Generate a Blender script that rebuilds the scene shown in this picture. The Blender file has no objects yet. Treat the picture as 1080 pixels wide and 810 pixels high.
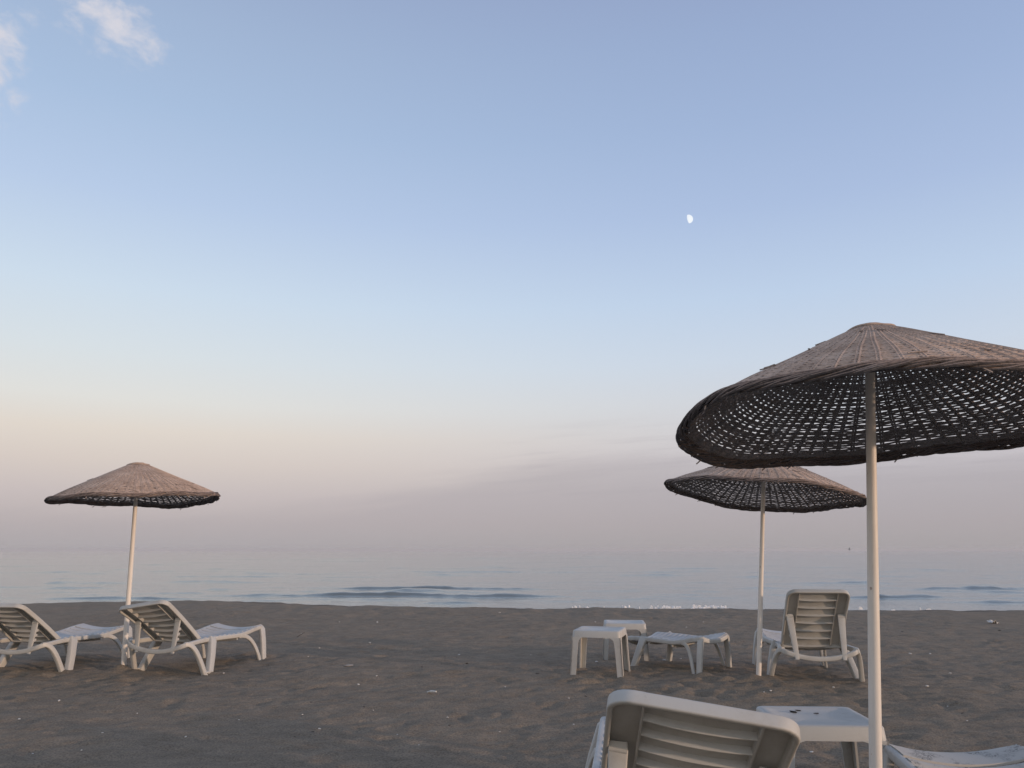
import bpy, bmesh, math, random
import numpy as np
from mathutils import Vector, Matrix, Euler

random.seed(7)
RNG = np.random.default_rng(11)
scene = bpy.context.scene
COL = scene.collection
R = math.radians

# ------------------------------------------------------------------ camera
CAM_H = 1.40
PITCH = R(11.9)
FPX = 830.0                       # focal length in pixels of the 1080 px wide photograph
cam_d = bpy.data.cameras.new("camera")
cam = bpy.data.objects.new("camera", cam_d)
COL.objects.link(cam)
cam.location = (0, 0, CAM_H)
cam.rotation_euler = (R(90) + PITCH, 0, 0)
cam_d.sensor_width = 36
cam_d.lens = FPX / 1080 * 36
cam_d.clip_start = 0.05
cam_d.clip_end = 30000
scene.camera = cam


def direction(px, py):
    """World direction seen at a pixel of the photograph."""
    x = (px - 540) / FPX
    y = (405 - py) / FPX
    c, s = math.cos(PITCH), math.sin(PITCH)
    return Vector((x, c - y * s, s + y * c))


def ground(px, py, z=0.0):
    d = direction(px, py)
    k = (z - CAM_H) / d.z
    return Vector((d.x * k, d.y * k, z))


def elev_z(py, px=540):
    return direction(px, py).normalized().z


# ------------------------------------------------------------------ helpers
def lin(c):
    return tuple(((v / 255) / 12.92 if v / 255 <= 0.04045 else ((v / 255 + 0.055) / 1.055) ** 2.4) for v in c)


class MB:
    """Collects vertices and faces for one mesh."""

    def __init__(self):
        self.v, self.f = [], []

    def add(self, verts, faces):
        o = len(self.v)
        self.v += [tuple(p) for p in verts]
        self.f += [tuple(i + o for i in f) for f in faces]

    def sweep(self, pts, sec, up=(0, 0, 1), closed=False, scale=None, caps=True):
        """Sweep a 2D section (list of (a, b)) along points. a runs along side, b along up."""
        pts = [Vector(p) for p in pts]
        n, m = len(pts), len(sec)
        up = Vector(up)
        rings = []
        for i in range(n):
            if closed:
                t = pts[(i + 1) % n] - pts[i - 1]
            else:
                t = pts[min(i + 1, n - 1)] - pts[max(i - 1, 0)]
            t.normalize()
            side = t.cross(up)
            if side.length < 1e-5:
                side = t.cross(Vector((0.3, 0.7, 0.2)))
            side.normalize()
            nn = side.cross(t).normalized()
            s = scale[i] if scale else (1, 1)
            rings.append([pts[i] + side * a * s[0] + nn * b * s[1] for a, b in sec])
        verts = [p for r in rings for p in r]
        faces = []
        for i in range(n if closed else n - 1):
            j = (i + 1) % n
            for k in range(m):
                l = (k + 1) % m
                faces.append((i * m + k, i * m + l, j * m + l, j * m + k))
        if not closed and caps:
            faces.append(tuple(range(m))[::-1])
            faces.append(tuple((n - 1) * m + k for k in range(m)))
        self.add(verts, faces)

    def prism(self, outline, to3, depth):
        """Extrude a 2D outline; to3(a, b, d) gives the point at depth d in (0, depth)."""
        m = len(outline)
        a = [to3(p[0], p[1], 0) for p in outline]
        b = [to3(p[0], p[1], depth) for p in outline]
        faces = [tuple(range(m)), tuple(range(2 * m - 1, m - 1, -1))]
        for k in range(m):
            l = (k + 1) % m
            faces.append((k, m + k, m + l, l))
        self.add(a + b, faces)

    def sheet(self, fn, nu, nv, thick):
        """Thick sheet: fn(u, v) -> (point, normal), u, v in 0..1."""
        top, bot = [], []
        for i in range(nu + 1):
            for j in range(nv + 1):
                p, n = fn(i / nu, j / nv)
                top.append(Vector(p) + Vector(n) * thick / 2)
                bot.append(Vector(p) - Vector(n) * thick / 2)
        w = nv + 1
        o = len(top)
        faces = []
        for i in range(nu):
            for j in range(nv):
                q = (i * w + j, (i + 1) * w + j, (i + 1) * w + j + 1, i * w + j + 1)
                faces.append(q)
                faces.append(tuple(k + o for k in q[::-1]))
        for i in range(nu):
            for j, fl in ((0, False), (nv, True)):
                q = (i * w + j, i * w + j + o, (i + 1) * w + j + o, (i + 1) * w + j)
                faces.append(q[::-1] if fl else q)
        for j in range(nv):
            for i, fl in ((0, True), (nu, False)):
                q = (i * w + j, i * w + j + o, i * w + j + 1 + o, i * w + j + 1)
                faces.append(q[::-1] if fl else q)
        self.add(top + bot, faces)

    def build(self, name, mat, parent=None, angle=38):
        me = bpy.data.meshes.new(name)
        me.from_pydata(self.v, [], self.f)
        me.materials.append(mat)
        bm = bmesh.new()
        bm.from_mesh(me)
        bmesh.ops.recalc_face_normals(bm, faces=bm.faces)
        lim = R(angle)
        for f in bm.faces:
            f.smooth = True
        for e in bm.edges:
            if len(e.link_faces) == 2 and e.calc_face_angle(0) > lim:
                e.smooth = False
        bm.to_mesh(me)
        bm.free()
        o = bpy.data.objects.new(name, me)
        COL.objects.link(o)
        if parent:
            o.parent = parent
        return o


def rrect(w, h, r=0.008, n=3):
    """Rounded rectangle section, w along side, h along up."""
    out = []
    for cx, cy, a0 in ((w / 2 - r, h / 2 - r, 0), (-w / 2 + r, h / 2 - r, 90), (-w / 2 + r, -h / 2 + r, 180), (w / 2 - r, -h / 2 + r, 270)):
        for k in range(n + 1):
            a = R(a0 + 90 * k / n)
            out.append((cx + r * math.cos(a), cy + r * math.sin(a)))
    return out


def ngon(r, n, sx=1, sy=1):
    return [(r * sx * math.cos(2 * math.pi * k / n), r * sy * math.sin(2 * math.pi * k / n)) for k in range(n)]


def bez(p0, p1, p2, p3, n):
    p0, p1, p2, p3 = map(Vector, (p0, p1, p2, p3))
    return [p0 * (1 - t) ** 3 + p1 * 3 * t * (1 - t) ** 2 + p2 * 3 * t * t * (1 - t) + p3 * t ** 3 for t in (i / n for i in range(n + 1))]


def tag(o, label=None, cat=None, group=None, kind=None):
    if label: o["label"] = label
    if cat: o["category"] = cat
    if group: o["group"] = group
    if kind: o["kind"] = kind
    return o


def empty(name, loc, rz=0.0):
    o = bpy.data.objects.new(name, None)
    COL.objects.link(o)
    o.location = loc
    o.rotation_euler = (0, 0, rz)
    o.empty_display_size = 0.1
    return o


# numpy value noise -------------------------------------------------
_perm = RNG.random((256, 256)).astype(np.float64)


def vnoise(x, y):
    xi, yi = np.floor(x).astype(int), np.floor(y).astype(int)
    fx, fy = x - xi, y - yi
    fx = fx * fx * fx * (fx * (fx * 6 - 15) + 10)
    fy = fy * fy * fy * (fy * (fy * 6 - 15) + 10)
    g = lambda i, j: _perm[i & 255, j & 255]
    a = g(xi, yi) * (1 - fx) + g(xi + 1, yi) * fx
    b = g(xi, yi + 1) * (1 - fx) + g(xi + 1, yi + 1) * fx
    return (a * (1 - fy) + b * fy) * 2 - 1


def fbm(x, y, oct=4, gain=0.5):
    s, a = 0, 1
    for k in range(oct):
        s = s + a * vnoise(x * 2 ** k + 17.3 * k, y * 2 ** k - 9.1 * k)
        a *= gain
    return s


def smooth(a, b, x):
    t = np.clip((x - a) / (b - a), 0, 1)
    return t * t * (3 - 2 * t)


# ------------------------------------------------------------------ materials
def new_mat(name):
    m = bpy.data.materials.new(name)
    m.use_nodes = True
    nt = m.node_tree
    nt.nodes.clear()
    out = nt.nodes.new("ShaderNodeOutputMaterial")
    b = nt.nodes.new("ShaderNodeBsdfPrincipled")
    nt.links.new(b.outputs[0], out.inputs[0])
    return m, nt, b, out


def node(nt, kind, **kw):
    n = nt.nodes.new(kind)
    ins = kw.pop("ins", {})
    for k, v in kw.items():
        setattr(n, k, v)
    for k, v in ins.items():
        if hasattr(v, "links") or isinstance(v, bpy.types.NodeSocket):
            nt.links.new(v, n.inputs[k])
        else:
            n.inputs[k].default_value = v
    return n


def math_n(nt, op, a, b=0.0, c=None, clamp=False):
    n = nt.nodes.new("ShaderNodeMath")
    n.operation = op
    n.use_clamp = clamp
    for i, v in enumerate((a, b, c)):
        if v is None: continue
        if isinstance(v, bpy.types.NodeSocket): nt.links.new(v, n.inputs[i])
        else: n.inputs[i].default_value = v
    return n.outputs[0]


def mapr(nt, v, a, b, c=0.0, d=1.0, interp="SMOOTHSTEP"):
    n = nt.nodes.new("ShaderNodeMapRange")
    n.interpolation_type = interp
    nt.links.new(v, n.inputs[0])
    for i, k in enumerate((a, b, c, d)):
        if isinstance(k, bpy.types.NodeSocket): nt.links.new(k, n.inputs[i + 1])
        else: n.inputs[i + 1].default_value = k
    return n.outputs[0]


def mixc(nt, f, a, b, blend="MIX"):
    n = nt.nodes.new("ShaderNodeMix")
    n.data_type = "RGBA"
    n.blend_type = blend
    for s, v in ((n.inputs[0], f), (n.inputs[6], a), (n.inputs[7], b)):
        if isinstance(v, bpy.types.NodeSocket): nt.links.new(v, s)
        elif isinstance(v, (int, float)): s.default_value = v
        else: s.default_value = (*v[:3], 1)
    return n.outputs[2]


def noise_n(nt, vec, scale, detail=4, rough=0.55, dist=0.0):
    n = node(nt, "ShaderNodeTexNoise", ins={"Scale": scale, "Detail": detail, "Roughness": rough, "Distortion": dist})
    if vec is not None: nt.links.new(vec, n.inputs["Vector"])
    return n.outputs["Fac"]


def ramp(nt, fac, stops, interp="LINEAR"):
    n = nt.nodes.new("ShaderNodeValToRGB")
    nt.links.new(fac, n.inputs[0])
    cr = n.color_ramp
    cr.interpolation = interp
    while len(cr.elements) < len(stops): cr.elements.new(0.5)
    for e, (p, c) in zip(cr.elements, sorted(stops, key=lambda s: s[0])):
        e.position = p
        e.color = (*c, 1)
    return n.outputs[0]


def mapping(nt, vec, scale=(1, 1, 1), loc=(0, 0, 0), rot=(0, 0, 0)):
    n = node(nt, "ShaderNodeMapping", ins={"Scale": scale, "Location": loc, "Rotation": rot})
    nt.links.new(vec, n.inputs[0])
    return n.outputs[0]


def bump(nt, bsdf, h, strength, dist):
    n = node(nt, "ShaderNodeBump", ins={"Strength": strength, "Distance": dist})
    nt.links.new(h, n.inputs["Height"])
    nt.links.new(n.outputs[0], bsdf.inputs["Normal"])


def mat_sand():
    m, nt, b, _ = new_mat("sand")
    pos = nt.nodes.new("ShaderNodeNewGeometry").outputs["Position"]
    n1 = noise_n(nt, pos, 0.55, 5, 0.6)
    n2 = noise_n(nt, mapping(nt, pos, (1, 1.5, 1)), 3.2, 6, 0.65)
    n3 = noise_n(nt, pos, 70, 3, 0.6)
    c = ramp(nt, n1, [(0.25, (0.226, 0.188, 0.144)), (0.5, (0.247, 0.204, 0.154)), (0.78, (0.270, 0.221, 0.165))])
    c = mixc(nt, mapr(nt, n2, 0.32, 0.72, 0.0, 1.0), mixc(nt, 1.0, c, (0.76, 0.765, 0.77), "MULTIPLY"), c)
    c = mixc(nt, 1.0, c, ramp(nt, n3, [(0.25, (0.5, 0.5, 0.5)), (0.5, (1, 1, 1)), (0.78, (1.5, 1.46, 1.42))]), "MULTIPLY")
    # darker damp sand towards the water
    y = node(nt, "ShaderNodeSeparateXYZ")
    nt.links.new(pos, y.inputs[0])
    damp = mapr(nt, y.outputs[2], -0.03, -0.22, 0.0, 1.0)
    c = mixc(nt, damp, c, mixc(nt, 1.0, c, (0.55, 0.56, 0.6), "MULTIPLY"))
    nt.links.new(c, b.inputs["Base Color"])
    b.inputs["Roughness"].default_value = 0.95
    b.inputs["Specular IOR Level"].default_value = 0.2
    h = math_n(nt, "ADD", math_n(nt, "MULTIPLY", noise_n(nt, pos, 14, 5, 0.65), 1.0), math_n(nt, "MULTIPLY", noise_n(nt, pos, 120, 3, 0.6), 0.28))
    bump(nt, b, h, 1.0, 0.022)
    return m


def mat_sea():
    m, nt, b, _ = new_mat("sea_water")
    pos = nt.nodes.new("ShaderNodeNewGeometry").outputs["Position"]
    b.inputs["Base Color"].default_value = (0.130, 0.154, 0.152, 1)
    b.inputs["Specular Tint"].default_value = (0.91, 1.0, 0.985, 1)
    b.inputs["Roughness"].default_value = 0.12
    b.inputs["IOR"].default_value = 1.42
    h = math_n(nt, "ADD", noise_n(nt, mapping(nt, pos, (0.35, 1.0, 1)), 1.6, 5, 0.6), math_n(nt, "MULTIPLY", noise_n(nt, mapping(nt, pos, (0.5, 1.0, 1)), 7.0, 3, 0.6), 0.22))
    bump(nt, b, h, 0.50, 0.10)
    return m


def mat_wicker(name, tint):
    m, nt, b, _ = new_mat(name)
    pos = nt.nodes.new("ShaderNodeTexCoord").outputs["Object"]
    n1 = noise_n(nt, pos, 5, 5, 0.65)
    n2 = noise_n(nt, pos, 60, 4, 0.7)
    c = ramp(nt, n1, [(0.25, (0.34, 0.25, 0.195)), (0.5, (0.48, 0.36, 0.285)), (0.75, (0.60, 0.475, 0.39))])
    c = mixc(nt, 1.0, c, ramp(nt, n2, [(0.25, (0.5, 0.5, 0.5)), (0.55, (1, 1, 1)), (0.8, (1.25, 1.22, 1.2))]), "MULTIPLY")
    c = mixc(nt, 1.0, c, tint, "MULTIPLY")
    # underside shade painted into the colour: reed faces turned downward go darker and bluer
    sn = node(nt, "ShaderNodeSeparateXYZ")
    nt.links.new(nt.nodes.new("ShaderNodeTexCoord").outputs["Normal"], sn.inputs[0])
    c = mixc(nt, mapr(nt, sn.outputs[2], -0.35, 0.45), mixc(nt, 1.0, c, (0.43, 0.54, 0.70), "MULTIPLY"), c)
    nt.links.new(c, b.inputs["Base Color"])
    b.inputs["Roughness"].default_value = 0.85
    b.inputs["Specular IOR Level"].default_value = 0.25
    bump(nt, b, n2, 0.6, 0.006)
    return m


def mat_plastic(name, base, dirt, amount, sc=3.0):
    m, nt, b, _ = new_mat(name)
    tc = nt.nodes.new("ShaderNodeTexCoord").outputs["Object"]
    n1 = noise_n(nt, tc, sc, 6, 0.7)
    n2 = noise_n(nt, tc, sc * 14, 5, 0.7)
    f = math_n(nt, "MULTIPLY", mapr(nt, n1, 0.42, 0.75), amount)
    c = mixc(nt, f, base, dirt)
    f2 = math_n(nt, "MULTIPLY", mapr(nt, n2, 0.6, 0.78), amount * 0.8)
    c = mixc(nt, f2, c, tuple(v * 0.6 for v in dirt))
    nt.links.new(c, b.inputs["Base Color"])
    nt.links.new(mapr(nt, n1, 0.3, 0.7, 0.42, 0.7), b.inputs["Roughness"])
    bump(nt, b, n2, 0.12, 0.004)
    return m


def mat_sandy_plastic():
    """White plastic with dark wind-blown sand lying on its upward faces."""
    m, nt, b, _ = new_mat("sandy_white_plastic")
    geo = nt.nodes.new("ShaderNodeNewGeometry")
    tc = nt.nodes.new("ShaderNodeTexCoord").outputs["Object"]
    sx = node(nt, "ShaderNodeSeparateXYZ")
    nt.links.new(geo.outputs["Normal"], sx.inputs[0])
    upf = mapr(nt, sx.outputs[2], 0.6, 0.9)
    big = mapr(nt, noise_n(nt, tc, 5.5, 4, 0.6), 0.46, 0.62)
    fine = mapr(nt, noise_n(nt, tc, 85, 4, 0.8), 0.46, 0.55)
    f = math_n(nt, "MULTIPLY", math_n(nt, "MULTIPLY", upf, big), fine)
    c = mixc(nt, math_n(nt, "MULTIPLY", f, 0.9), (0.46, 0.45, 0.425), (0.06, 0.055, 0.05))
    nt.links.new(c, b.inputs["Base Color"])
    b.inputs["Roughness"].default_value = 0.6
    return m


def mat_paint():
    m, nt, b, _ = new_mat("cream_painted_metal")
    tc = nt.nodes.new("ShaderNodeTexCoord").outputs["Object"]
    n1 = noise_n(nt, mapping(nt, tc, (8, 8, 1.2)), 3, 5, 0.65)
    n2 = noise_n(nt, mapping(nt, tc, (1, 1, 0.5)), 26, 3, 0.6)
    c = mixc(nt, mapr(nt, n1, 0.45, 0.75, 0, 0.4), (0.70, 0.665, 0.62), (0.52, 0.47, 0.42))
    c = mixc(nt, mapr(nt, n2, 0.70, 0.76), c, (0.20, 0.13, 0.09))
    nt.links.new(c, b.inputs["Base Color"])
    b.inputs["Roughness"].default_value = 0.5
    bump(nt, b, n1, 0.15, 0.004)
    return m


def mat_plain(name, c, rough=0.8, var=0.35, sc=20):
    m, nt, b, _ = new_mat(name)
    tc = nt.nodes.new("ShaderNodeTexCoord").outputs["Object"]
    n1 = noise_n(nt, tc, sc, 4, 0.6)
    nt.links.new(mixc(nt, mapr(nt, n1, 0.3, 0.7), tuple(v * (1 - var) for v in c), c), b.inputs["Base Color"])
    b.inputs["Roughness"].default_value = rough
    return m


def mat_foam():
    m, nt, b, _ = new_mat("sea_foam")
    pos = nt.nodes.new("ShaderNodeNewGeometry").outputs["Position"]
    n1 = noise_n(nt, mapping(nt, pos, (1, 1, 1)), 9, 4, 0.7)
    nt.links.new(ramp(nt, n1, [(0.3, (0.55, 0.57, 0.6)), (0.6, (0.82, 0.83, 0.84))]), b.inputs["Base Color"])
    b.inputs["Roughness"].default_value = 0.9
    bump(nt, b, n1, 0.8, 0.03)
    return m


def mat_moon():
    m, nt, b, out = new_mat("moonlight")
    tc = nt.nodes.new("ShaderNodeTexCoord").outputs["Object"]
    n1 = noise_n(nt, tc, 0.05, 3, 0.6)
    e = node(nt, "ShaderNodeEmission", ins={"Strength": 1.0})
    nt.links.new(ramp(nt, n1, [(0.35, (0.72, 0.79, 0.92)), (0.6, (0.93, 0.97, 1.0))]), e.inputs[0])
    nt.links.new(e.outputs[0], out.inputs[0])
    return m


M = dict(
    sand=mat_sand(), sea=mat_sea(), foam=mat_foam(), moon=mat_moon(),
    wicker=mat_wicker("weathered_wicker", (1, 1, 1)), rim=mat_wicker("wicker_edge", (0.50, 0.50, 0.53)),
    plastic=mat_plastic("aged_white_plastic", (0.455, 0.462, 0.452), (0.30, 0.28, 0.25), 0.55),
    deck=mat_plastic("white_plastic_deck", (0.50, 0.495, 0.485), (0.36, 0.345, 0.32), 0.45),
    sandy=mat_sandy_plastic(), paint=mat_paint(),
    shell=mat_plain("shell", (0.72, 0.70, 0.66), 0.6), dark=mat_plain("dark_debris", (0.022, 0.018, 0.016), 0.9),
    wood=mat_plain("driftwood", (0.42, 0.37, 0.32), 0.9), brown=mat_plain("brown_stained_metal", (0.20, 0.145, 0.11), 0.8),
    bird=mat_plain("grey_feathers", (0.16, 0.16, 0.17), 0.9),
)

# ------------------------------------------------------------------ sand
SEA_Z = -0.30


def crest_y(x):
    return 19.3 - 0.10 * np.clip(x, -16, 16) + 1.9 * np.exp(-((x + 9) / 3.5) ** 2) + 0.45 * vnoise(x * 0.16 + 3, x * 0 + 5.5) + 0.3 * vnoise(x * 0.9, x * 0 + 1.5)


GRID = []
MOUNDS = []
for q in ((800, 717), (130, 706)):
    g_ = ground(*q)
    MOUNDS.append((g_.x, g_.y, 0.05, 0.13))
for q in ((70, 709), (219, 709), (142, 708), (815, 716), (905, 716), (282, 693), (743, 714), (762, 703), (672, 706), (605, 709), (655, 715), (612, 703)):
    g_ = ground(*q)
    MOUNDS.append((g_.x, g_.y, 0.022, 0.09))


def sand_base(x, y):
    yc = crest_y(np.clip(x, -40, 40))
    d = y - yc
    soft = np.where(d > 0, d * d / (d + 1.6), 0)
    return -0.085 * soft


def sand_height(x, y):
    x, y = np.asarray(x, float), np.asarray(y, float)
    h = sand_base(x, y)
    amp = smooth(-3, 2, y) * (1 - 0.55 * smooth(17, 21, y))
    h = h + amp * (0.022 * fbm(x * 0.5, y * 0.5, 3) + 0.012 * fbm(x * 2.1 + 40, y * 2.6, 3) + 0.007 * fbm(x * 7, y * 8.5 + 30, 3, 0.6))
    h = h + (0.022 * vnoise(x * 1.6, y * 0.6 + 60) + 0.018 * vnoise(x * 4.1, y * 1.3 + 20)) * smooth(16.5, 18.5, y)
    return h


def build_sand():
    xs = np.unique(np.concatenate([np.linspace(-400, -30, 16), np.linspace(-30, -9, 110), np.arange(-9, 9, 0.034), np.linspace(9, 30, 110), np.linspace(30, 400, 16)]))
    ys = np.unique(np.concatenate([np.linspace(-400, -3, 18), np.linspace(-3, 2.5, 40), np.arange(2.5, 13, 0.03), np.arange(13, 26, 0.07), np.linspace(26, 40, 20)]))
    X, Y = np.meshgrid(xs, ys, indexing="ij")
    Z = sand_height(X, Y)
    # footprints: shallow hollows with a pushed-up edge, in a few wandering tracks and scattered
    prints = []
    for k in range(26):
        px, py = random.uniform(-9, 9), random.uniform(2.5, 17)
        a = random.uniform(0, 6.28)
        for s in range(random.randint(6, 16)):
            a += random.uniform(-0.25, 0.25)
            px += 0.62 * math.cos(a); py += 0.62 * math.sin(a)
            q = (-1) ** s * 0.10
            prints.append((px - q * math.sin(a), py + q * math.cos(a), a, random.uniform(0.6, 1.1)))
    for k in range(420):
        prints.append((random.uniform(-9, 9), random.uniform(2.5, 19), random.uniform(0, 6.28), random.uniform(0.5, 1.2)))
    # churned sand round the furniture
    for cx, cy in ((2.0, 8.4), (1.2, 9.0), (3.4, 8.4), (-3.5, 9.2), (-5, 9.2), (1.0, 4.2), (2.6, 5.4)):
        for k in range(22):
            prints.append((random.gauss(cx, 0.8), random.gauss(cy, 0.6), random.uniform(0, 6.28), random.uniform(0.7, 1.2)))
    for px, py, a, s in prints:
        i0, i1 = np.searchsorted(xs, (px - 0.4, px + 0.4))
        j0, j1 = np.searchsorted(ys, (py - 0.4, py + 0.4))
        if i1 - i0 < 2 or j1 - j0 < 2: continue
        dx, dy = X[i0:i1, j0:j1] - px, Y[i0:i1, j0:j1] - py
        u = (dx * math.cos(a) + dy * math.sin(a)) / (0.135 * s)
        v = (-dx * math.sin(a) + dy * math.cos(a)) / (0.065 * s)
        r2 = u * u + v * v
        Z[i0:i1, j0:j1] += s * (-0.020 * np.exp(-r2 * 0.9) + 0.010 * np.exp(-(np.sqrt(r2) - 1.5) ** 2 * 3) * (0.6 + 0.4 * np.sin(3 * np.arctan2(v, u) + s * 9)))
    for px, py, hgt, rad in MOUNDS:
        i0, i1 = np.searchsorted(xs, (px - 5 * rad, px + 5 * rad))
        j0, j1 = np.searchsorted(ys, (py - 5 * rad, py + 5 * rad))
        dx, dy = X[i0:i1, j0:j1] - px, Y[i0:i1, j0:j1] - py
        r = np.sqrt(dx * dx + dy * dy) / rad
        an = np.arctan2(dy, dx)
        Z[i0:i1, j0:j1] += hgt * (np.exp(-r * r * (1 + 0.3 * np.sin(2 * an + px * 7))) - 0.35 * np.exp(-(r - 2.0) ** 2 * 2) * (0.6 + 0.4 * np.sin(3 * an + py * 5)))
    GRID.append((xs, ys, Z))
    nx, ny = len(xs), len(ys)
    verts = np.stack([X, Y, Z], -1).reshape(-1, 3)
    idx = np.arange(nx * ny).reshape(nx, ny)
    quads = np.stack([idx[:-1, :-1], idx[1:, :-1], idx[1:, 1:], idx[:-1, 1:]], -1).reshape(-1, 4)
    o = grid_mesh("beach_sand", verts, quads, M["sand"])
    return tag(o, kind="structure")


def grid_mesh(name, verts, quads, mat):
    me = bpy.data.meshes.new(name)
    me.vertices.add(len(verts))
    me.vertices.foreach_set("co", verts.astype(np.float32).ravel())
    me.loops.add(quads.size)
    me.loops.foreach_set("vertex_index", quads.astype(np.int32).ravel())
    me.polygons.add(len(quads))
    me.polygons.foreach_set("loop_start", np.arange(0, quads.size, 4, dtype=np.int32))
    me.update(calc_edges=True)
    me.polygons.foreach_set("use_smooth", np.ones(len(quads), bool))
    me.materials.append(mat)
    me.validate()
    o = bpy.data.objects.new(name, me)
    COL.objects.link(o)
    return o


# ------------------------------------------------------------------ sea
def sea_packets():
    p = []

    def at(px0, px1, py, h, w):
        a, b = ground(px0, py, SEA_Z), ground(px1, py, SEA_Z)
        p.append(((a.x + b.x) / 2, a.y, (b.x - a.x) / 2, w, h))
    at(285, 575, 630, 0.165, 0.42)
    at(335, 575, 622, 0.15, 0.45)
    at(440, 520, 636.5, 0.06, 0.4)
    at(20, 230, 632, 0.09, 0.4)
    at(960, 1120, 622.5, 0.14, 0.55)
    at(890, 1010, 631, 0.14, 0.5)
    at(1010, 1100, 636, 0.12, 0.45)
    at(600, 700, 633, 0.05, 0.5)
    at(690, 760, 600, 0.10, 1.0); at(640, 740, 607, 0.10, 1.0)
    at(200, 250, 623, 0.06, 0.6); at(240, 270, 597, 0.10, 1.2); at(90, 130, 616, 0.06, 0.7); at(60, 85, 624, 0.06, 0.6)
    at(150, 180, 603, 0.06, 1.0); at(780, 830, 604, 0.08, 1.0); at(800, 880, 628, 0.06, 0.6)
    rr = random.Random(5)
    for k in range(240):
        py = rr.uniform(586, 634)
        d = ground(540, py, SEA_Z).y
        x = rr.uniform(-0.75, 0.75) * d
        p.append((x, d, rr.uniform(0.5, 2.2) * (0.6 + d / 40), 0.45 + d / 110, rr.uniform(0.025, 0.065) * (0.6 + d / 80)))
    return p


def build_sea():
    ys = [21.0]
    while ys[-1] < 70: ys.append(ys[-1] + 0.05 + (ys[-1] - 21) * 0.0045)
    while ys[-1] < 400: ys.append(ys[-1] * 1.006)
    while ys[-1] < 7000: ys.append(ys[-1] * 1.25)
    ys = np.array(ys)
    us = np.concatenate([np.linspace(-2.2, -1.05, 12), np.linspace(-1.0, 1.0, 420), np.linspace(1.05, 2.2, 12)])
    U, Y = np.meshgrid(us, ys, indexing="ij")
    X = U * (Y + 4)
    Z = np.full_like(X, SEA_Z)
    fade = 1 - smooth(250, 400, Y)
    Z += fade * (0.012 * vnoise(X * 0.25, Y * 0.9) + 0.006 * vnoise(X * 0.8 + 9, Y * 2.2))
    for cx, cy, L, w, h in sea_packets():
        j0, j1 = np.searchsorted(ys, (cy - 5 * w - 2, cy + 6 * w + 2))
        if j1 - j0 < 2: continue
        x, y = X[:, j0:j1], Y[:, j0:j1]
        dx = (x - cx) / L
        bend = 0.35 * w * vnoise(x * 0.6 / max(1, L * 0.2) + cx, x * 0 + cy) + 0.5 * w * dx * dx
        dy = (y - cy - bend) / w
        env = np.exp(-np.abs(dx) ** 3 * 1.2) * np.clip(0.85 + 0.3 * vnoise(x * 0.7 + cy, x * 0 + cx) + 0.25 * vnoise(x * 2.3 + cx, y * 1.5 + cy), 0, 2)
        prof = np.where(dy < 0, np.exp(-dy * dy * 2.2), np.exp(-dy * dy * 0.35))
        Z[:, j0:j1] += h * env * prof
    nx, ny = len(us), len(ys)
    verts = np.stack([X, Y, Z], -1).reshape(-1, 3)
    idx = np.arange(nx * ny).reshape(nx, ny)
    quads = np.stack([idx[:-1, :-1], idx[1:, :-1], idx[1:, 1:], idx[:-1, 1:]], -1).reshape(-1, 4)
    return tag(grid_mesh("sea", verts, quads, M["sea"]), kind="structure")


def build_foam():
    mb = MB()
    rr = random.Random(3)

    def lace(px0, px1, py, n, size):
        for k in range(n):
            px = rr.uniform(px0, px1)
            c = ground(px, py + rr.gauss(0, 1.0), SEA_Z + 0.05)
            a = rr.uniform(0, 6.28)
            m = 7
            sx, sy, sz = size * rr.uniform(0.5, 2.2), size * rr.uniform(0.3, 0.8), 0.035 * rr.uniform(0.5, 1.3)
            ring = [(c.x + sx * math.cos(6.283 * i / m) * rr.uniform(0.6, 1.1), c.y + sy * math.sin(6.283 * i / m) * rr.uniform(0.6, 1.1), c.z - 0.03) for i in range(m)]
            ring2 = [(c.x + (p[0] - c.x) * 0.6, c.y + (p[1] - c.y) * 0.6, c.z + sz) for p in ring]
            top = (c.x, c.y, c.z + sz * 1.3)
            f = [(i, (i + 1) % m, m + (i + 1) % m, m + i) for i in range(m)] + [(m + i, m + (i + 1) % m, 2 * m) for i in range(m)]
            mb.add(ring + ring2 + [top], f)
    lace(685, 718, 641.8, 34, 0.045)
    lace(730, 768, 641.4, 55, 0.045)
    lace(600, 690, 641.5, 8, 0.03)
    lace(905, 985, 642, 4, 0.05)
    lace(600, 690, 641, 5, 0.05)
    return tag(mb.build("sea_foam", M["foam"]), kind="stuff", label="white foam of small waves breaking along the shoreline", cat="foam")


# ------------------------------------------------------------------ furniture
def gz(x, y):
    return float(sand_base(np.array(x), np.array(y)))


def rail_z(y):
    return 0.335 + 0.012 * math.sin(min(max(y, 0), 1.0) * 3.14) + 0.062 * float(smooth(1.05, 1.62, np.array(y)))


def half_w(y):
    return 0.402 - 0.048 * float(smooth(0.0, 0.42, np.array(y)))


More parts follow.
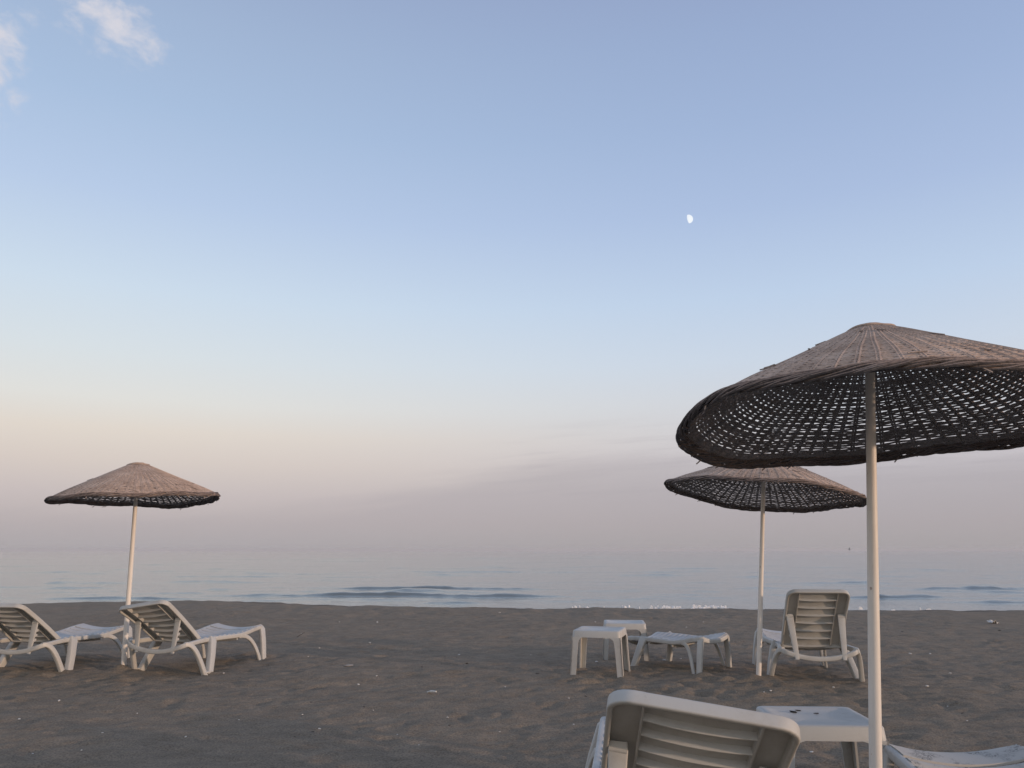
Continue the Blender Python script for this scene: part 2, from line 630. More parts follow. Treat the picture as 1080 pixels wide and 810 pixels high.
def make_lounger(theta, with_back=True, y0=0.0, twist=0.0, deck_mat="deck"):
    """A plastic sun lounger, foot end towards +y, head crossbar at y = y0."""
    root = empty("sun_lounger", (0, 0, 0))
    # frame: closed loop of rail, sagging crossbar and sagging foot bar
    path = []
    y1 = 1.62
    cr = 0.075

    def corner(cx, cy, a0, sx):
        return [(cx + cr * math.cos(R(a0 + 15 * k)), cy + cr * math.sin(R(a0 + 15 * k))) for k in range(7)]
    hw0, hw1 = half_w(y0), half_w(y1)
    plan = []
    plan += corner(hw1 - cr, y1 - cr, 0, 1) + [(x, y1) for x in np.linspace(hw1 - cr, -hw1 + cr, 9)[1:-1]]
    plan += corner(-hw1 + cr, y1 - cr, 90, 1) + [(-half_w(y), y) for y in np.linspace(y1 - cr, y0 + cr, 26)[1:-1]]
    plan += corner(-hw0 + cr, y0 + cr, 180, 1) + [(x, y0) for x in np.linspace(-hw0 + cr, hw0 - cr, 11)[1:-1]]
    plan += corner(hw0 - cr, y0 + cr, 270, 1) + [(half_w(y), y) for y in np.linspace(y0 + cr, y1 - cr, 26)[1:-1]]
    for x, y in plan:
        z = rail_z(y)
        e0 = 1 - min(abs(y - y0) / 0.10, 1)
        e1 = 1 - min(abs(y - y1) / 0.10, 1)
        hw = half_w(y)
        sag = (1 - (x / hw) ** 2)
        z -= 0.085 * sag * e0 + 0.045 * sag * e1
        path.append((x, y, z))
    mb = MB()
    mb.sweep(path, rrect(0.042, 0.052, 0.012), closed=True)
    for yb in (0.62, 1.05):   # hidden cross ribs that carry the deck
        mb.sweep([(x, yb, rail_z(yb) - 0.035 - 0.03 * (1 - (x / 0.37) ** 2)) for x in np.linspace(-0.36, 0.36, 9)], rrect(0.022, 0.03, 0.006))
    mb.build("frame", M["plastic"], root)
    # deck of cross slats, hollow across the width, with a solid foot panel
    mb = MB()
    ystart = 0.40 if with_back else y0 + 0.03
    slats = []
    y = ystart
    while y < 1.40:
        slats.append((y, y + (0.082 if with_back else 0.0915))); y += 0.094
    slats.append((y, 1.603))

    def deck_fn(a, b):
        def fn(u, v):
            x = (u * 2 - 1)
            yy = a + (b - a) * v
            hw = half_w(yy) - 0.018
            return (x * hw, yy, rail_z(yy) + 0.024 - 0.045 * (1 - x * x) - 0.010 * (abs(v - 0.5) * 2) ** 4 * (b - a < 0.1)), (0, 0, 1)
        return fn
    for a, b in slats:
        mb.sheet(deck_fn(a, b), 14, 4, 0.012)
    mb.build("deck", M[deck_mat], root, 50)
    # four legs, each of a broad straight prong and a slim curved one meeting on the sand
    for s in (-1, 1):
        up = (s, 0, 0)
        mb = MB()
        if with_back:
            hz = rail_z(0) + 0.012
            mb.sweep(bez((s * 0.378, y0 + 0.02, hz - 0.01), (s * 0.435, y0 + 0.12, hz + 0.01), (s * 0.47, y0 + 0.20, 0.14), (s * 0.49, y0 + 0.29, -0.05), 12), rrect(0.055, 0.05, 0.012), up)
        ztop = rail_z(0.5)
        st = [(s * 0.362, 0.53, ztop + 0.012), (s * 0.380, 0.515, ztop - 0.02), (s * 0.43, 0.45, 0.17), (s * 0.485, 0.355, -0.05)]
        mb.sweep(st, rrect(0.105, 0.066, 0.014), up, scale=[(1.1, 0.8), (1.05, 1), (0.92, 1), (0.78, 1)])
        mb.sweep([(s * 0.487, 0.25, 0.004), (s * 0.487, 0.40, 0.004)], rrect(0.05, 0.02, 0.006), (0, 0, 1))
        mb.build("leg", M["plastic"], root)
        mb = MB()
        zt = rail_z(1.6)
        st = [(s * 0.338, 1.585, zt + 0.006), (s * 0.364, 1.578, zt - 0.03), (s * 0.395, 1.572, 0.20), (s * 0.425, 1.565, -0.05)]
        mb.sweep(st, rrect(0.095, 0.050, 0.013), up, scale=[(1, 0.7), (1, 1), (0.95, 1), (0.85, 1)])
        ya = 1.08 if with_back else 1.24
        mb.sweep(bez((s * 0.358, ya, rail_z(ya) - 0.012), (s * 0.372, ya * 0.5 + 0.76, rail_z(1.2) + 0.0), (s * 0.405, 1.42, 0.17), (s * 0.43, 1.49, -0.05), 12), rrect(0.05, 0.03, 0.009), up)
        mb.build("leg", M["plastic"], root)
    if with_back:
        L, hw = 0.82, 0.318
        H = Vector((0, 0.40, rail_z(0.4) + 0.01))
        ev = Vector((0, -math.cos(theta), math.sin(theta)))     # up the backrest
        ew = Vector((0, math.sin(theta), math.cos(theta)))      # towards the sitter
        eu = Vector((1, 0, 0))
        P = lambda u, v, w: H + eu * u + ev * v + ew * (w - 0.05 * (v / L - 0.45) ** 2) + Vector((0, 0, 1)) * (twist * u * v / L)
        mb = MB()
        plan = [(hw, 0.0)] + [(hw, v) for v in np.linspace(0.05, L - 0.09, 10)]
        plan += [(hw - 0.085 + 0.085 * math.cos(R(a)), L - 0.085 + 0.085 * math.sin(R(a))) for a in range(0, 91, 15)]
        half = plan
        plan = half + [(-u, v) for u, v in half[::-1]]
        ring = [P(u, v, -0.012 - 0.012 * (1 - (u / hw) ** 2) * (v > L - 0.05)) for u, v in plan]
        mb.sweep(ring, rrect(0.022, 0.050, 0.007), tuple(ew), closed=True)
        for s in (-1, 1):
            def panel(u, v):
                uu = 0.200 + u * 0.112
                vm = L - 0.085 + math.sqrt(max(0.085 ** 2 - max(uu - (hw - 0.085), 0) ** 2, 0)) - 0.006
                return P(s * uu, 0.012 + v * (vm - 0.012), 0.010), ew
            mb.sheet(panel, 6, 10, 0.010)
            mb.sweep([P(s * 0.202, v, -0.008) for v in np.linspace(0.02, L - 0.01, 9)], rrect(0.010, 0.045, 0.003), tuple(ew))
        back = mb.build("backrest", M["plastic"], root)
        mb = MB()
        n = 7
        step = (L - 0.03) / n
        for k in range(n):
            v0 = 0.012 + k * step

            def fn(u, v, v0=v0):
                x = u * 2 - 1
                return P(x * 0.197, v0 + v * (step - 0.012), 0.004 + 0.016 * v - 0.013 * (1 - x * x)), ew
            mb.sheet(fn, 10, 3, 0.009)
            mb.sweep([P(x * 0.197, v0 + 0.003, -0.012 - 0.013 * (1 - x * x)) for x in np.linspace(-1, 1, 11)], rrect(0.009, 0.036, 0.003), tuple(ew))
        mb.build("slat_panel", M["plastic"], back, 50)
        for s in (-1, 1):
            a = P(s * 0.272, 0.45, -0.035)
            b = Vector((s * 0.25, -0.005, rail_z(0) - 0.085 * (1 - (0.25 / 0.402) ** 2) + 0.034))
            d = (b - a).normalized()
            e = b + d * 0.075
            mb = MB()
            mb.sweep([a - d * 0.03, a, a.lerp(b, 0.5), b, e], rrect(0.076, 0.020, 0.006), tuple(d.cross(Vector((1, 0, 0)))), scale=[(0.9, 1), (1.0, 1), (0.85, 1), (0.7, 1), (0.55, 1)])
            for t in (0.35, 0.55, 0.75):   # catch notches
                q = a.lerp(b, t)
                nn = d.cross(Vector((1, 0, 0))).normalized()
                if nn.z > 0: nn = -nn
                mb.sweep([q + nn * 0.005 + Vector((0.022 * s, 0, 0)), q + nn * 0.035 + Vector((0.022 * s, 0, 0)) + d * -0.012], rrect(0.020, 0.028, 0.005), tuple(d))
            mb.sweep([a + Vector((-0.034, 0, 0)), a + Vector((0.034, 0, 0))], ngon(0.014, 10), (0, 0, 1))
            mb.build("support_strut", M["plastic"], root)
    return root


def make_table(size=0.52, height=0.46):
    root = empty("side_table", (0, 0, 0))
    h = size / 2
    r = 0.035

    def rsq(hh, z, rr=r, n=4):
        out = []
        for cx, cy, a0 in ((hh - rr, hh - rr, 0), (-hh + rr, hh - rr, 90), (-hh + rr, -hh + rr, 180), (hh - rr, -hh + rr, 270)):
            for k in range(n + 1):
                a = R(a0 + 90 * k / n)
                out.append((cx + rr * math.cos(a), cy + rr * math.sin(a), z))
        return out
    mb = MB()
    rings = [rsq(h + 0.006, height - 0.076), rsq(h, height - 0.012), rsq(h - 0.004, height - 0.004), rsq(h - 0.012, height), rsq(h - 0.05, height), rsq(h - 0.055, height - 0.004), rsq(0.04, height - 0.006, 0.02)]
    m = len(rings[0])
    verts = [p for q in rings for p in q]
    faces = []
    for i in range(len(rings) - 1):
        for k in range(m):
            l = (k + 1) % m
            faces.append((i * m + k, i * m + l, (i + 1) * m + l, (i + 1) * m + k))
    faces.append(tuple((len(rings) - 1) * m + k for k in range(m)))
    # the inner skin of the apron
    inner = [rsq(h - 0.006, height - 0.076), rsq(h - 0.014, height - 0.016)]
    o = len(verts)
    verts += [p for q in inner for p in q]
    for k in range(m):
        l = (k + 1) % m
        faces.append((k, o + k, o + l, l))
        faces.append((o + k, o + m + k, o + m + l, o + l))
    faces.append(tuple(o + m + k for k in range(m)))
    mb.add(verts, faces)
    mb.build("table_top", M["plastic"], root)
    for sx in (-1, 1):
        for sy in (-1, 1):
            mb = MB()
            zt = height - 0.072
            out = lambda z: h + 0.004 + 0.05 * (height - z)      # splay
            prof = [(-0.05, 0.062), (0.10, 0.066), (0.25, 0.070), (zt - 0.07, 0.076), (zt - 0.035, 0.082), (zt - 0.012, 0.105), (zt, 0.145)]
            for ax in (0, 1):
                outline = [(0.0, z) for z, _ in prof] + [(w, z) for z, w in prof[::-1]]

                def to3(a, z, d, ax=ax):
                    e = out(z)
                    p = (e - d, e - a) if ax == 0 else (e - a, e - d)
                    return (sx * p[0], sy * p[1], z)
                mb.prism(outline, to3, 0.014)
            mb.build("leg", M["plastic"], root)
    return root


# ------------------------------------------------------------------ wicker parasol
def canopy_profile(Rr, H):
    pr = [(0.0, 1.0), (0.05, 0.993), (0.11, 0.958), (0.2, 0.872), (0.35, 0.715), (0.5, 0.555), (0.65, 0.40), (0.8, 0.24), (0.92, 0.095), (1.0, -0.02)]
    rs = np.array([p[0] for p in pr]) * Rr
    zs = np.array([p[1] for p in pr]) * H
    t = np.linspace(0, 1, 200)
    base = np.linspace(0, 1, len(pr))
    rr, zz = np.interp(t, base, rs), np.interp(t, base, zs)
    ker = np.ones(15) / 15
    rp = np.concatenate([np.linspace(rr[0] * 2 - rr[7], rr[0], 8)[:-1], rr, np.linspace(rr[-1], 2 * rr[-1] - rr[-8], 8)[1:]])
    zp = np.concatenate([zz[7:0:-1], zz, np.linspace(zz[-1], 2 * zz[-1] - zz[-8], 8)[1:]])
    rr, zz = np.convolve(rp, ker, "valid"), np.convolve(zp, ker, "valid")
    rr -= rr[0]
    s = np.concatenate([[0], np.cumsum(np.hypot(np.diff(rr), np.diff(zz)))])
    return s, rr, zz


def make_parasol(seed, Rr, H, pole_h, pole_r):
    """Origin at the foot of the pole; pole along +z; canopy rim plane at pole_h - H."""
    rr_ = random.Random(seed)
    rg = np.random.default_rng(seed)
    root = empty("wicker_parasol", (0, 0, 0))
    mb = MB()
    mb.sweep([(0, 0, -0.25), (0, 0, 0.12), (0, 0, 0.6), (0, 0, 1.2), (0, 0, 1.7), (0, 0, pole_h - 0.05)], ngon(pole_r, 20), (0, 1, 0), scale=[(q, q) for q in (1.0, 1.0, 0.97, 0.9, 0.83, 0.77)])
    mb.build("pole", M["paint"], root)
    s, rr, zz = canopy_profile(Rr, H)
    S = s[-1]
    zb = pole_h - H
    wob = [rr_.uniform(0, 6.28) for _ in range(6)]

    def surf(a, phi):
        """Point and normal at arc length a, angle phi (arrays)."""
        r, z = np.interp(a, s, rr), np.interp(a, s, zz)
        d = 0.01
        dr = np.interp(a + d, s, rr) - np.interp(a - d, s, rr)
        dz = np.interp(a + d, s, zz) - np.interp(a - d, s, zz)
        ln = np.hypot(dr, dz) + 1e-9
        nr, nz = -dz / ln, dr / ln
        q = r / Rr
        z = z + q * q * (0.022 * np.sin(2 * phi + wob[0]) + 0.014 * np.sin(3 * phi + wob[1]) + 0.009 * np.sin(7 * phi + wob[2]))
        r = r * (1 + 0.012 * np.sin(2 * phi + wob[3]) + 0.008 * np.sin(5 * phi + wob[4]))
        return r, z + zb, nr, nz

    N = 68
    nseg = N * 4
    phi = np.arange(nseg) * 2 * math.pi / nseg
    mb = MB()
    # weavers
    a = 0.03
    k = 0
    bw0 = 0.0086
    while a < S - 0.015:
        dense = a > S - 0.10 or a < 0.22
        hwid = (bw0 * rg.uniform(0.82, 1.15)) if not dense else 0.0112
        pitch = (0.0182 * rg.uniform(0.88, 1.12)) if not dense else 0.0175
        jit = 0.0026 * np.sin(3 * phi + rg.uniform(0, 6.28)) + 0.0016 * np.sin(9 * phi + rg.uniform(0, 6.28)) + rg.normal(0, 0.0008, nseg)
        aa = a + jit
        r, z, nr, nz = surf(aa, phi)
        off = 0.0021 * np.cos(N * phi / 2 + math.pi * k) + rg.normal(0, 0.0008, nseg)
        wv = hwid * (1 + 0.10 * rg.normal(0, 1, nseg).clip(-1.6, 1.6))
        th = 0.0036
        tr, tz = nz, -nr                               # down-slope tangent
        ring = []
        for c in range(6):
            ca, sa = math.cos(c * math.pi / 3), math.sin(c * math.pi / 3)
            pr = r + tr * wv * ca + nr * (off + th * sa)
            pz = z + tz * wv * ca + nz * (off + th * sa)
            ring.append(np.stack([pr * np.cos(phi), pr * np.sin(phi), pz], -1))
        vv = np.stack(ring, 1).reshape(-1, 3)
        faces = []
        for i in range(nseg):
            j = (i + 1) % nseg
            for c in range(6):
                e = (c + 1) % 6
                faces.append((i * 6 + c, i * 6 + e, j * 6 + e, j * 6 + c))
        mb.add(vv.tolist(), faces)
        a += pitch
        k += 1
    # spokes: every second or fourth one starts further out
    for j in range(N):
        ph = 2 * math.pi * (j + 0.0) / N
        a0 = 0.03 if j % 4 == 0 else (0.14 if j % 2 == 0 else 0.30)
        for dd in (-0.0065, 0.0075):
            pts = []
            for q in np.linspace(a0, S - 0.005, 20):
                r, z, nr, nz = surf(q, ph)
                w = dd + 0.002 * math.sin(q * 11 + j)
                pts.append((r * math.cos(ph) - w * math.sin(ph), r * math.sin(ph) + w * math.cos(ph), z))
            mb.sweep(pts, ngon(0.0068, 5), (0, 0, 1))
    # loose reed ends that stand off the weave
    for j in range(26):
        ph = rr_.uniform(0, 6.283)
        q = S * rr_.uniform(0.12, 0.98) ** 0.7
        ln = rr_.uniform(0.04, 0.11)
        pts = []
        dphi = rr_.uniform(-1, 1) * 0.10
        for t in (0, 0.5, 1):
            qa = min(q + ln * t * rr_.uniform(0.5, 1), S + 0.03)
            r, z, nr, nz = surf(qa, ph + dphi * t)
            lift = 0.008 + 0.005 * t * t
            pts.append(((r + nr * lift) * math.cos(ph + dphi * t), (r + nr * lift) * math.sin(ph + dphi * t), z + nz * lift))
        mb.sweep(pts, ngon(0.0035, 5), (0, 0, 1))
    for j in range(18):
        ph = rr_.uniform(0, 6.283)
        r, z, nr, nz = surf(S - 0.01, ph)
        c, sn = math.cos(ph), math.sin(ph)
        l = rr_.uniform(0.02, 0.06)
        mb.sweep([((r) * c, (r) * sn, z - 0.01), ((r + l * 0.5) * c - 0.03 * sn, (r + l * 0.5) * sn + 0.03 * c, z - l * 0.8)], ngon(0.004, 5), (0, 0, 1))
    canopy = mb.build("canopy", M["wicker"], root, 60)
    # braided edge: strands wound round the rim
    mb = MB()
    for b in range(18):
        pts = []
        ns = 300
        for i in range(ns):
            ph = 2 * math.pi * i / ns
            r, z, nr, nz = surf(S - 0.02, ph)
            w = 9 * ph + b * 2 * math.pi / 18 + 0.5 * math.sin(5 * ph + b) + 0.2 * math.sin(23 * ph + 3 * b)
            ra = 0.019 + 0.005 * math.sin(11 * ph + b * 2)
            a1, a2 = ra * 1.5 * math.cos(w), ra * 0.75 * math.sin(w)
            pr, pz = r + nz * a1 + nr * a2, z - nr * a1 + nz * a2
            pts.append((pr * math.cos(ph), pr * math.sin(ph), pz))
        mb.sweep(pts, ngon(0.0062, 5), (0, 0, 1), closed=True)
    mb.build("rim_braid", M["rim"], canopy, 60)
    # bound crown that closes the top
    mb = MB()
    for q in range(7):
        pts = []
        for i in range(40):
            ph = 2 * math.pi * i / 40
            r, z, nr, nz = surf(0.012 + q * 0.019, ph)
            l = 0.003 + 0.003 * math.sin(4 * ph + q)
            pts.append(((r + nr * l) * math.cos(ph), (r + nr * l) * math.sin(ph), z + nz * l))
        mb.sweep(pts, ngon(0.0125, 6), (0, 0, 1), closed=True)
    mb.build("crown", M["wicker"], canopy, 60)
    # hub that seats the canopy on the pole
    mb = MB()
    mb.sweep([(0, 0, pole_h - 0.16), (0, 0, pole_h - 0.12), (0, 0, pole_h - 0.05)], ngon(pole_r * 1.5, 16), (0, 1, 0), scale=[(0.8, 0.8), (1, 1), (1.3, 1.3)])
    mb.build("hub", M["brown"], root)
    return root


# ------------------------------------------------------------------ build the place
build_sand()
build_sea()
build_foam()


def place(root, p, rz, tilt=(0, 0)):
    root.location = (p[0], p[1], gz(p[0], p[1]) + (p[2] if len(p) > 2 else 0))
    root.rotation_euler = (tilt[0], tilt[1], rz)


def place_local(root, local, world, rz):
    """Put the thing so that its local ground point lies on the world ground point."""
    c, s = math.cos(rz), math.sin(rz)
    place(root, (world.x - local[0] * c + local[1] * s, world.y - local[0] * s - local[1] * c), rz)


G = "white plastic sun loungers facing the sea"
l1 = make_lounger(R(34)); place_local(l1, (0.487, 0.33), ground(70, 709), R(-10))
tag(l1, "reclined white sun lounger at the far left, cut off by the photo's edge", "sun lounger", G)
l2 = make_lounger(R(34), twist=0.15); place_local(l2, (0.487, 0.33), ground(219, 709), R(-16))
tag(l2, "reclined white sun lounger standing against the pole of the left wicker parasol", "sun lounger", G)
l3 = make_lounger(R(50)); place_local(l3, (0.0, 0.33), ground(859, 716), R(-6.5))
tag(l3, "white sun lounger with upright backrest seen from behind, right of the middle parasol's pole", "sun lounger", G)
l4 = make_lounger(0, with_back=False, y0=0.20)
tag(l4, "low white lounger base without a backrest, right beside the two side tables", "sun lounger", G)
l4.scale = (0.9, 0.72, 0.98)
A, B = ground(743, 714), ground(762, 703)
mid = (A + B) / 2
place_local(l4, (0, 1.55 * 0.72), mid, R(-131))
l5 = make_lounger(R(40))
tag(l5, "nearest white sun lounger, its slatted backrest tilted and filling the bottom edge", "sun lounger", G)
place(l5, (0.575, 3.12), R(-8.5), (0, R(8.0)))
l5.location.z += 0.015
l6 = make_lounger(R(38), deck_mat="sandy")
tag(l6, "white sun lounger with dark sand on its foot end, in the bottom right corner", "sun lounger", G)
place(l6, (2.30, 2.86), R(-1))
l6.location.z -= 0.03

GT = "small square white plastic side tables"
t1 = make_table(0.54, 0.505); place(t1, (ground(633, 710).x, ground(633, 710).y - 0.08), R(-16))
tag(t1, "front one of the two side tables beside the lounger base", "side table", GT)
t2 = make_table(0.54); place(t2, (ground(662, 696).x, ground(662, 696).y + 0.22), R(-6))
tag(t2, "rear one of the two side tables, half hidden behind the other", "side table", GT)
t3 = make_table(0.555, 0.475); place(t3, (1.738, 4.79), R(-3))
tag(t3, "near side table between the two front loungers, behind the thick parasol pole", "side table", GT)

GP = "wicker parasols on cream poles"


def put_parasol(root, base, top_px, top_d, spin, tilt_back, tilt_right):
    root.location = base
    d = direction(*top_px)
    k = top_d / d.y
    top = Vector((d.x * k, top_d, CAM_H + d.z * k))
    lean = (top - base).normalized()
    q = Vector((0, 0, 1)).rotation_difference(lean)
    root.rotation_mode = "QUATERNION"
    root.rotation_quaternion = q
    # canopy sits a little askew on its pole
    for ch in root.children:
        if ch.name.startswith("canopy"):
            ph = (top - base).length
            T = Matrix.Translation((0, 0, ph)) @ Euler((-tilt_back, tilt_right, 0)).to_matrix().to_4x4() @ Matrix.Rotation(spin, 4, "Z") @ Matrix.Translation((0, 0, -ph))
            ch.matrix_local = T
    return (top - base).length


def parasol(seed, base_px, top_px, Rr, H, spin, tilt_back, tilt_right, pole_r, label):
    base = ground(*base_px)
    d = direction(*top_px)
    k = base.y / d.y
    ph = (Vector((d.x * k, base.y, CAM_H + d.z * k)) - base).length
    o = make_parasol(seed, Rr, H, ph, pole_r)
    put_parasol(o, base, top_px, base.y, spin, R(tilt_back), R(tilt_right))
    return tag(o, label, "parasol", GP)


parasol(1, (925, 905), (917, 347), 1.02, 0.52, 0.4, 5.2, -4.5, 0.030, "nearest wicker parasol with thick cream pole and large open-woven canopy")
parasol(2, (800, 717), (806, 480), 1.10, 0.46, 1.9, 3.0, 2.0, 0.028, "middle wicker parasol partly behind the nearest canopy, beside the upright lounger")
parasol(3, (130, 706), (146, 489), 0.98, 0.45, 3.0, 0.0, -1.0, 0.030, "left wicker parasol with leaning pole between the two left loungers")

# ------------------------------------------------------------------ small things on the sand
def flake(name, size, mat, seed, flat=0.4, long=1.0):
    r_ = random.Random(seed)
    mb = MB()
    m = 7
    ang = [6.283 * i / m for i in range(m)]
    rad = [size * r_.uniform(0.65, 1.1) for _ in ang]
    ring = [(q * math.cos(a) * long, q * math.sin(a), size * flat * r_.uniform(0.0, 0.3)) for a, q in zip(ang, rad)]
    low = [(p[0] * 0.8, p[1] * 0.8, -size * 0.4) for p in ring]
    top = [(p[0] * 0.55, p[1] * 0.55, size * flat * r_.uniform(0.7, 1.1)) for p in ring]
    verts = low + ring + top
    f = [tuple(range(m))[::-1], tuple(2 * m + i for i in range(m))]
    for k in (0, 1):
        f += [(k * m + i, k * m + (i + 1) % m, (k + 1) * m + (i + 1) % m, (k + 1) * m + i) for i in range(m)]
    mb.add(verts, f)
    return mb.build(name, mat)


def on_sand(o, px, py, dz=0.0, rz=0.0):
    g = ground(px, py)
    xs, ys, Zg = GRID[0]
    z = float(Zg[np.argmin(np.abs(xs - g.x)), np.argmin(np.abs(ys - g.y))])
    o.location = (g.x, g.y, z + dz)
    o.rotation_euler = (random.uniform(-0.2, 0.2), random.uniform(-0.2, 0.2), rz)
    return g.y


def px_size(py, n):
    return n / FPX * ground(540, py).y


whites = [(398, 656, 1.0), (390, 679, 1.3), (484, 692, 1.1), (325, 694, .9), (337, 684, .9), (397, 714, 1.1), (378, 721, 1.1), (394, 747, .9),
          (337, 766, 1.4), (319, 751, 1.2), (472, 755, 1.0), (533, 723, .9), (527, 769, 1.1), (419, 773, .8), (442, 782, .8), (62, 740, 1.5), (20, 759, 1.5),
          (108, 774, 1.2), (196, 776, 1.3), (86, 790, 1.0), (35, 790, .9), (236, 709, 1.0), (145, 751, .8), (252, 758, .8), (960, 689, 1.4), (981, 690, 1.0),
          (1002, 709, 1.2), (879, 725, 1.5), (813, 731, 1.3), (806, 734, .9), (856, 796, 1.7), (999, 742, .9), (629, 700, 1.4),
          (718, 696, 1.2), (628, 657, .9), (742, 657, 1.0), (724, 662, .9), (764, 668, .9), (527, 646, .9), (358, 656, .8), (318, 668, .8), (605, 762, 1.0), (560, 690, .7), (1020, 760, .9), (600, 735, .9)]
protos = [flake("shell_fragment", 1.0, M["shell"], k) for k in range(4)]
used = set()
special = {(62, 740): "white shell fragment on the open sand below the left parasol's pole", (879, 725): "white shell fragment on the sand just in front of the upright lounger",
           (629, 700): "white shell fragment on the sand between the front side table's legs", (856, 796): "white shell fragment on the sand under the near side table",
           (978, 725): "flat white shell fragment on the sand right of the thick parasol pole", (813, 731): "white shell fragment at the foot of the middle parasol's pole"}
for i, (px, py, n) in enumerate(whites + [(978, 725, 1.9)]):
    o = protos[i % 4] if i < 4 else protos[i % 4].copy()
    if i >= 4: COL.objects.link(o)
    s = px_size(py, n) * 0.95
    on_sand(o, px, py, s * 0.35, random.uniform(0, 6.28))
    o.scale = (s * 1.3, s, s)
    tag(o, special.get((px, py), "tiny white shell fragment lying alone on the dark sand"), "shell", "white shell fragments scattered on the sand")

darks = [(492, 701, 2.4), (567, 712, 2.6), (474, 764, 1.8), (384, 745, 1.8), (618, 733, 2.2), (328, 740, 1.5), (1015, 752, 2.0), (846, 668, 1.6), (1054, 664, 2.0), (445, 705, 1.4), (330, 769, 2.0), (311, 777, 1.5), (540, 748, 1.4), (952, 666, 1.6)]
dp = flake("dark_debris", 1.0, M["dark"], 9, 0.5, 1.8)
for i, (px, py, n) in enumerate(darks):
    o = dp if i == 0 else dp.copy()
    if i: COL.objects.link(o)
    s = px_size(py, n) * 0.5
    on_sand(o, px, py, s * 0.15, random.uniform(-0.5, 0.5))
    o.scale = (s, s * 0.8, s * 0.7)
    tag(o, "dark scrap beside the crumpled white litter near the shoreline" if (px, py) == (1054, 664) else "small dark bit of washed-up debris lying on the sand", "debris", "dark bits of debris on the sand")

for lx, ly, q in ((-0.10, 0.10, 0.018), (-0.06, 0.14, 0.012), (0.02, 0.06, 0.011)):
    o = dp.copy()
    COL.objects.link(o)
    o.location = t3.matrix_basis @ Vector((lx, ly, 0.475))
    o.rotation_euler = (0, 0, lx * 9)
    o.scale = (q, q * 0.7, q * 0.5)
    tag(o, "small dark crumb of dried seaweed lying on top of the near side table", "debris", "dark crumbs on the near side table")

# a pale stick, a crumpled scrap by the shore, a pale flake and a dark twig
mb = MB()
mb.sweep([(-0.075, 0, 0.0), (-0.03, 0.006, 0.006), (0.02, -0.003, 0.008), (0.075, 0.004, 0.003)], ngon(0.011, 8), (0, 0, 1), scale=[(0.7, 0.7), (1, 1), (1, 1), (0.6, 0.6)])
o = mb.build("driftwood_stick", M["shell"])
on_sand(o, 455, 731, 0.012, R(-48))
tag(o, "short pale stick lying on the open sand at the middle of the beach", "stick")
mb = MB()
rr = random.Random(4)
nu, nv = 9, 7
hgt = {(i, j): rr.uniform(0.0, 0.11) for i in range(nu + 1) for j in range(nv + 1)}
mb.sheet(lambda u, v: ((u - 0.5 + 0.05 * math.sin(9 * v)) * 0.26, (v - 0.5) * 0.2, hgt[(round(u * nu), round(v * nv))] * (1 - 1.2 * abs(u - 0.5)) + 0.02), ) if False else mb.sheet(
    lambda u, v: (((u - 0.5 + 0.05 * math.sin(9 * v)) * 0.26, (v - 0.5) * 0.2, hgt[(round(u * nu), round(v * nv))] * (1.1 - 1.4 * abs(u - 0.5)) + 0.015), (0, 0, 1)), nu, nv, 0.004)
o = mb.build("crumpled_bag", M["shell"])
on_sand(o, 1047, 657, 0.0, 0.3)
o.scale = (0.7, 0.7, 0.6)
tag(o, "crumpled white litter lying on the sand near the shoreline at right", "litter")
o = flake("pale_flake", 1.0, M["wood"], 21, 0.3, 1.7)
on_sand(o, 368, 704, 0.01, 0.2)
o.scale = (0.045, 0.04, 0.03)
tag(o, "flat pale scrap on the sand left of the pale stick", "litter")
mb = MB()
mb.sweep([(-0.16, -0.05, 0.0), (-0.05, 0.0, 0.05), (0.06, 0.04, 0.08), (0.15, 0.06, 0.13)], ngon(0.008, 6), (0, 0, 1), scale=[(1, 1), (1, 1), (0.8, 0.8), (0.4, 0.4)])
o = mb.build("dark_twig", M["dark"])
on_sand(o, 317, 673, 0.0, 0.4)
o.scale = (0.5, 0.5, 0.5)
tag(o, "thin dark twig sticking up from the sand right of the left loungers", "twig")

# ------------------------------------------------------------------ bird low over the water
def build_bird():
    mb = MB()
    mb.sweep([(0, -0.19, 0), (0, -0.12, 0.005), (0, 0.0, 0.0), (0, 0.10, 0.0), (0, 0.17, 0.02), (0, 0.21, 0.02), (0, 0.26, 0.01)], ngon(0.055, 10), (0, 0, 1),
             scale=[(0.5, 0.12), (0.6, 0.4), (1, 1), (0.85, 0.85), (0.55, 0.6), (0.5, 0.5), (0.06, 0.06)])
    for s in (-1, 1):
        pts = [(s * 0.03, 0.02, 0.02), (s * 0.18, 0.05, 0.10), (s * 0.30, 0.03, 0.12), (s * 0.52, -0.10, 0.05)]
        mb.sweep(pts, [(0.07, 0), (0, 0.012), (-0.07, 0), (0, -0.008)], (0, 0, 1), scale=[(1, 1), (1, 1), (0.85, 0.8), (0.08, 0.3)])
    o = mb.build("seabird", M["bird"])
    d = direction(896, 579.5)
    k = 125 / d.y
    o.location = (d.x * k, 125, CAM_H + d.z * k)
    o.rotation_euler = (R(10), R(-28), R(60))
    return tag(o, "small dark seabird flying low over the calm water", "bird")


build_bird()

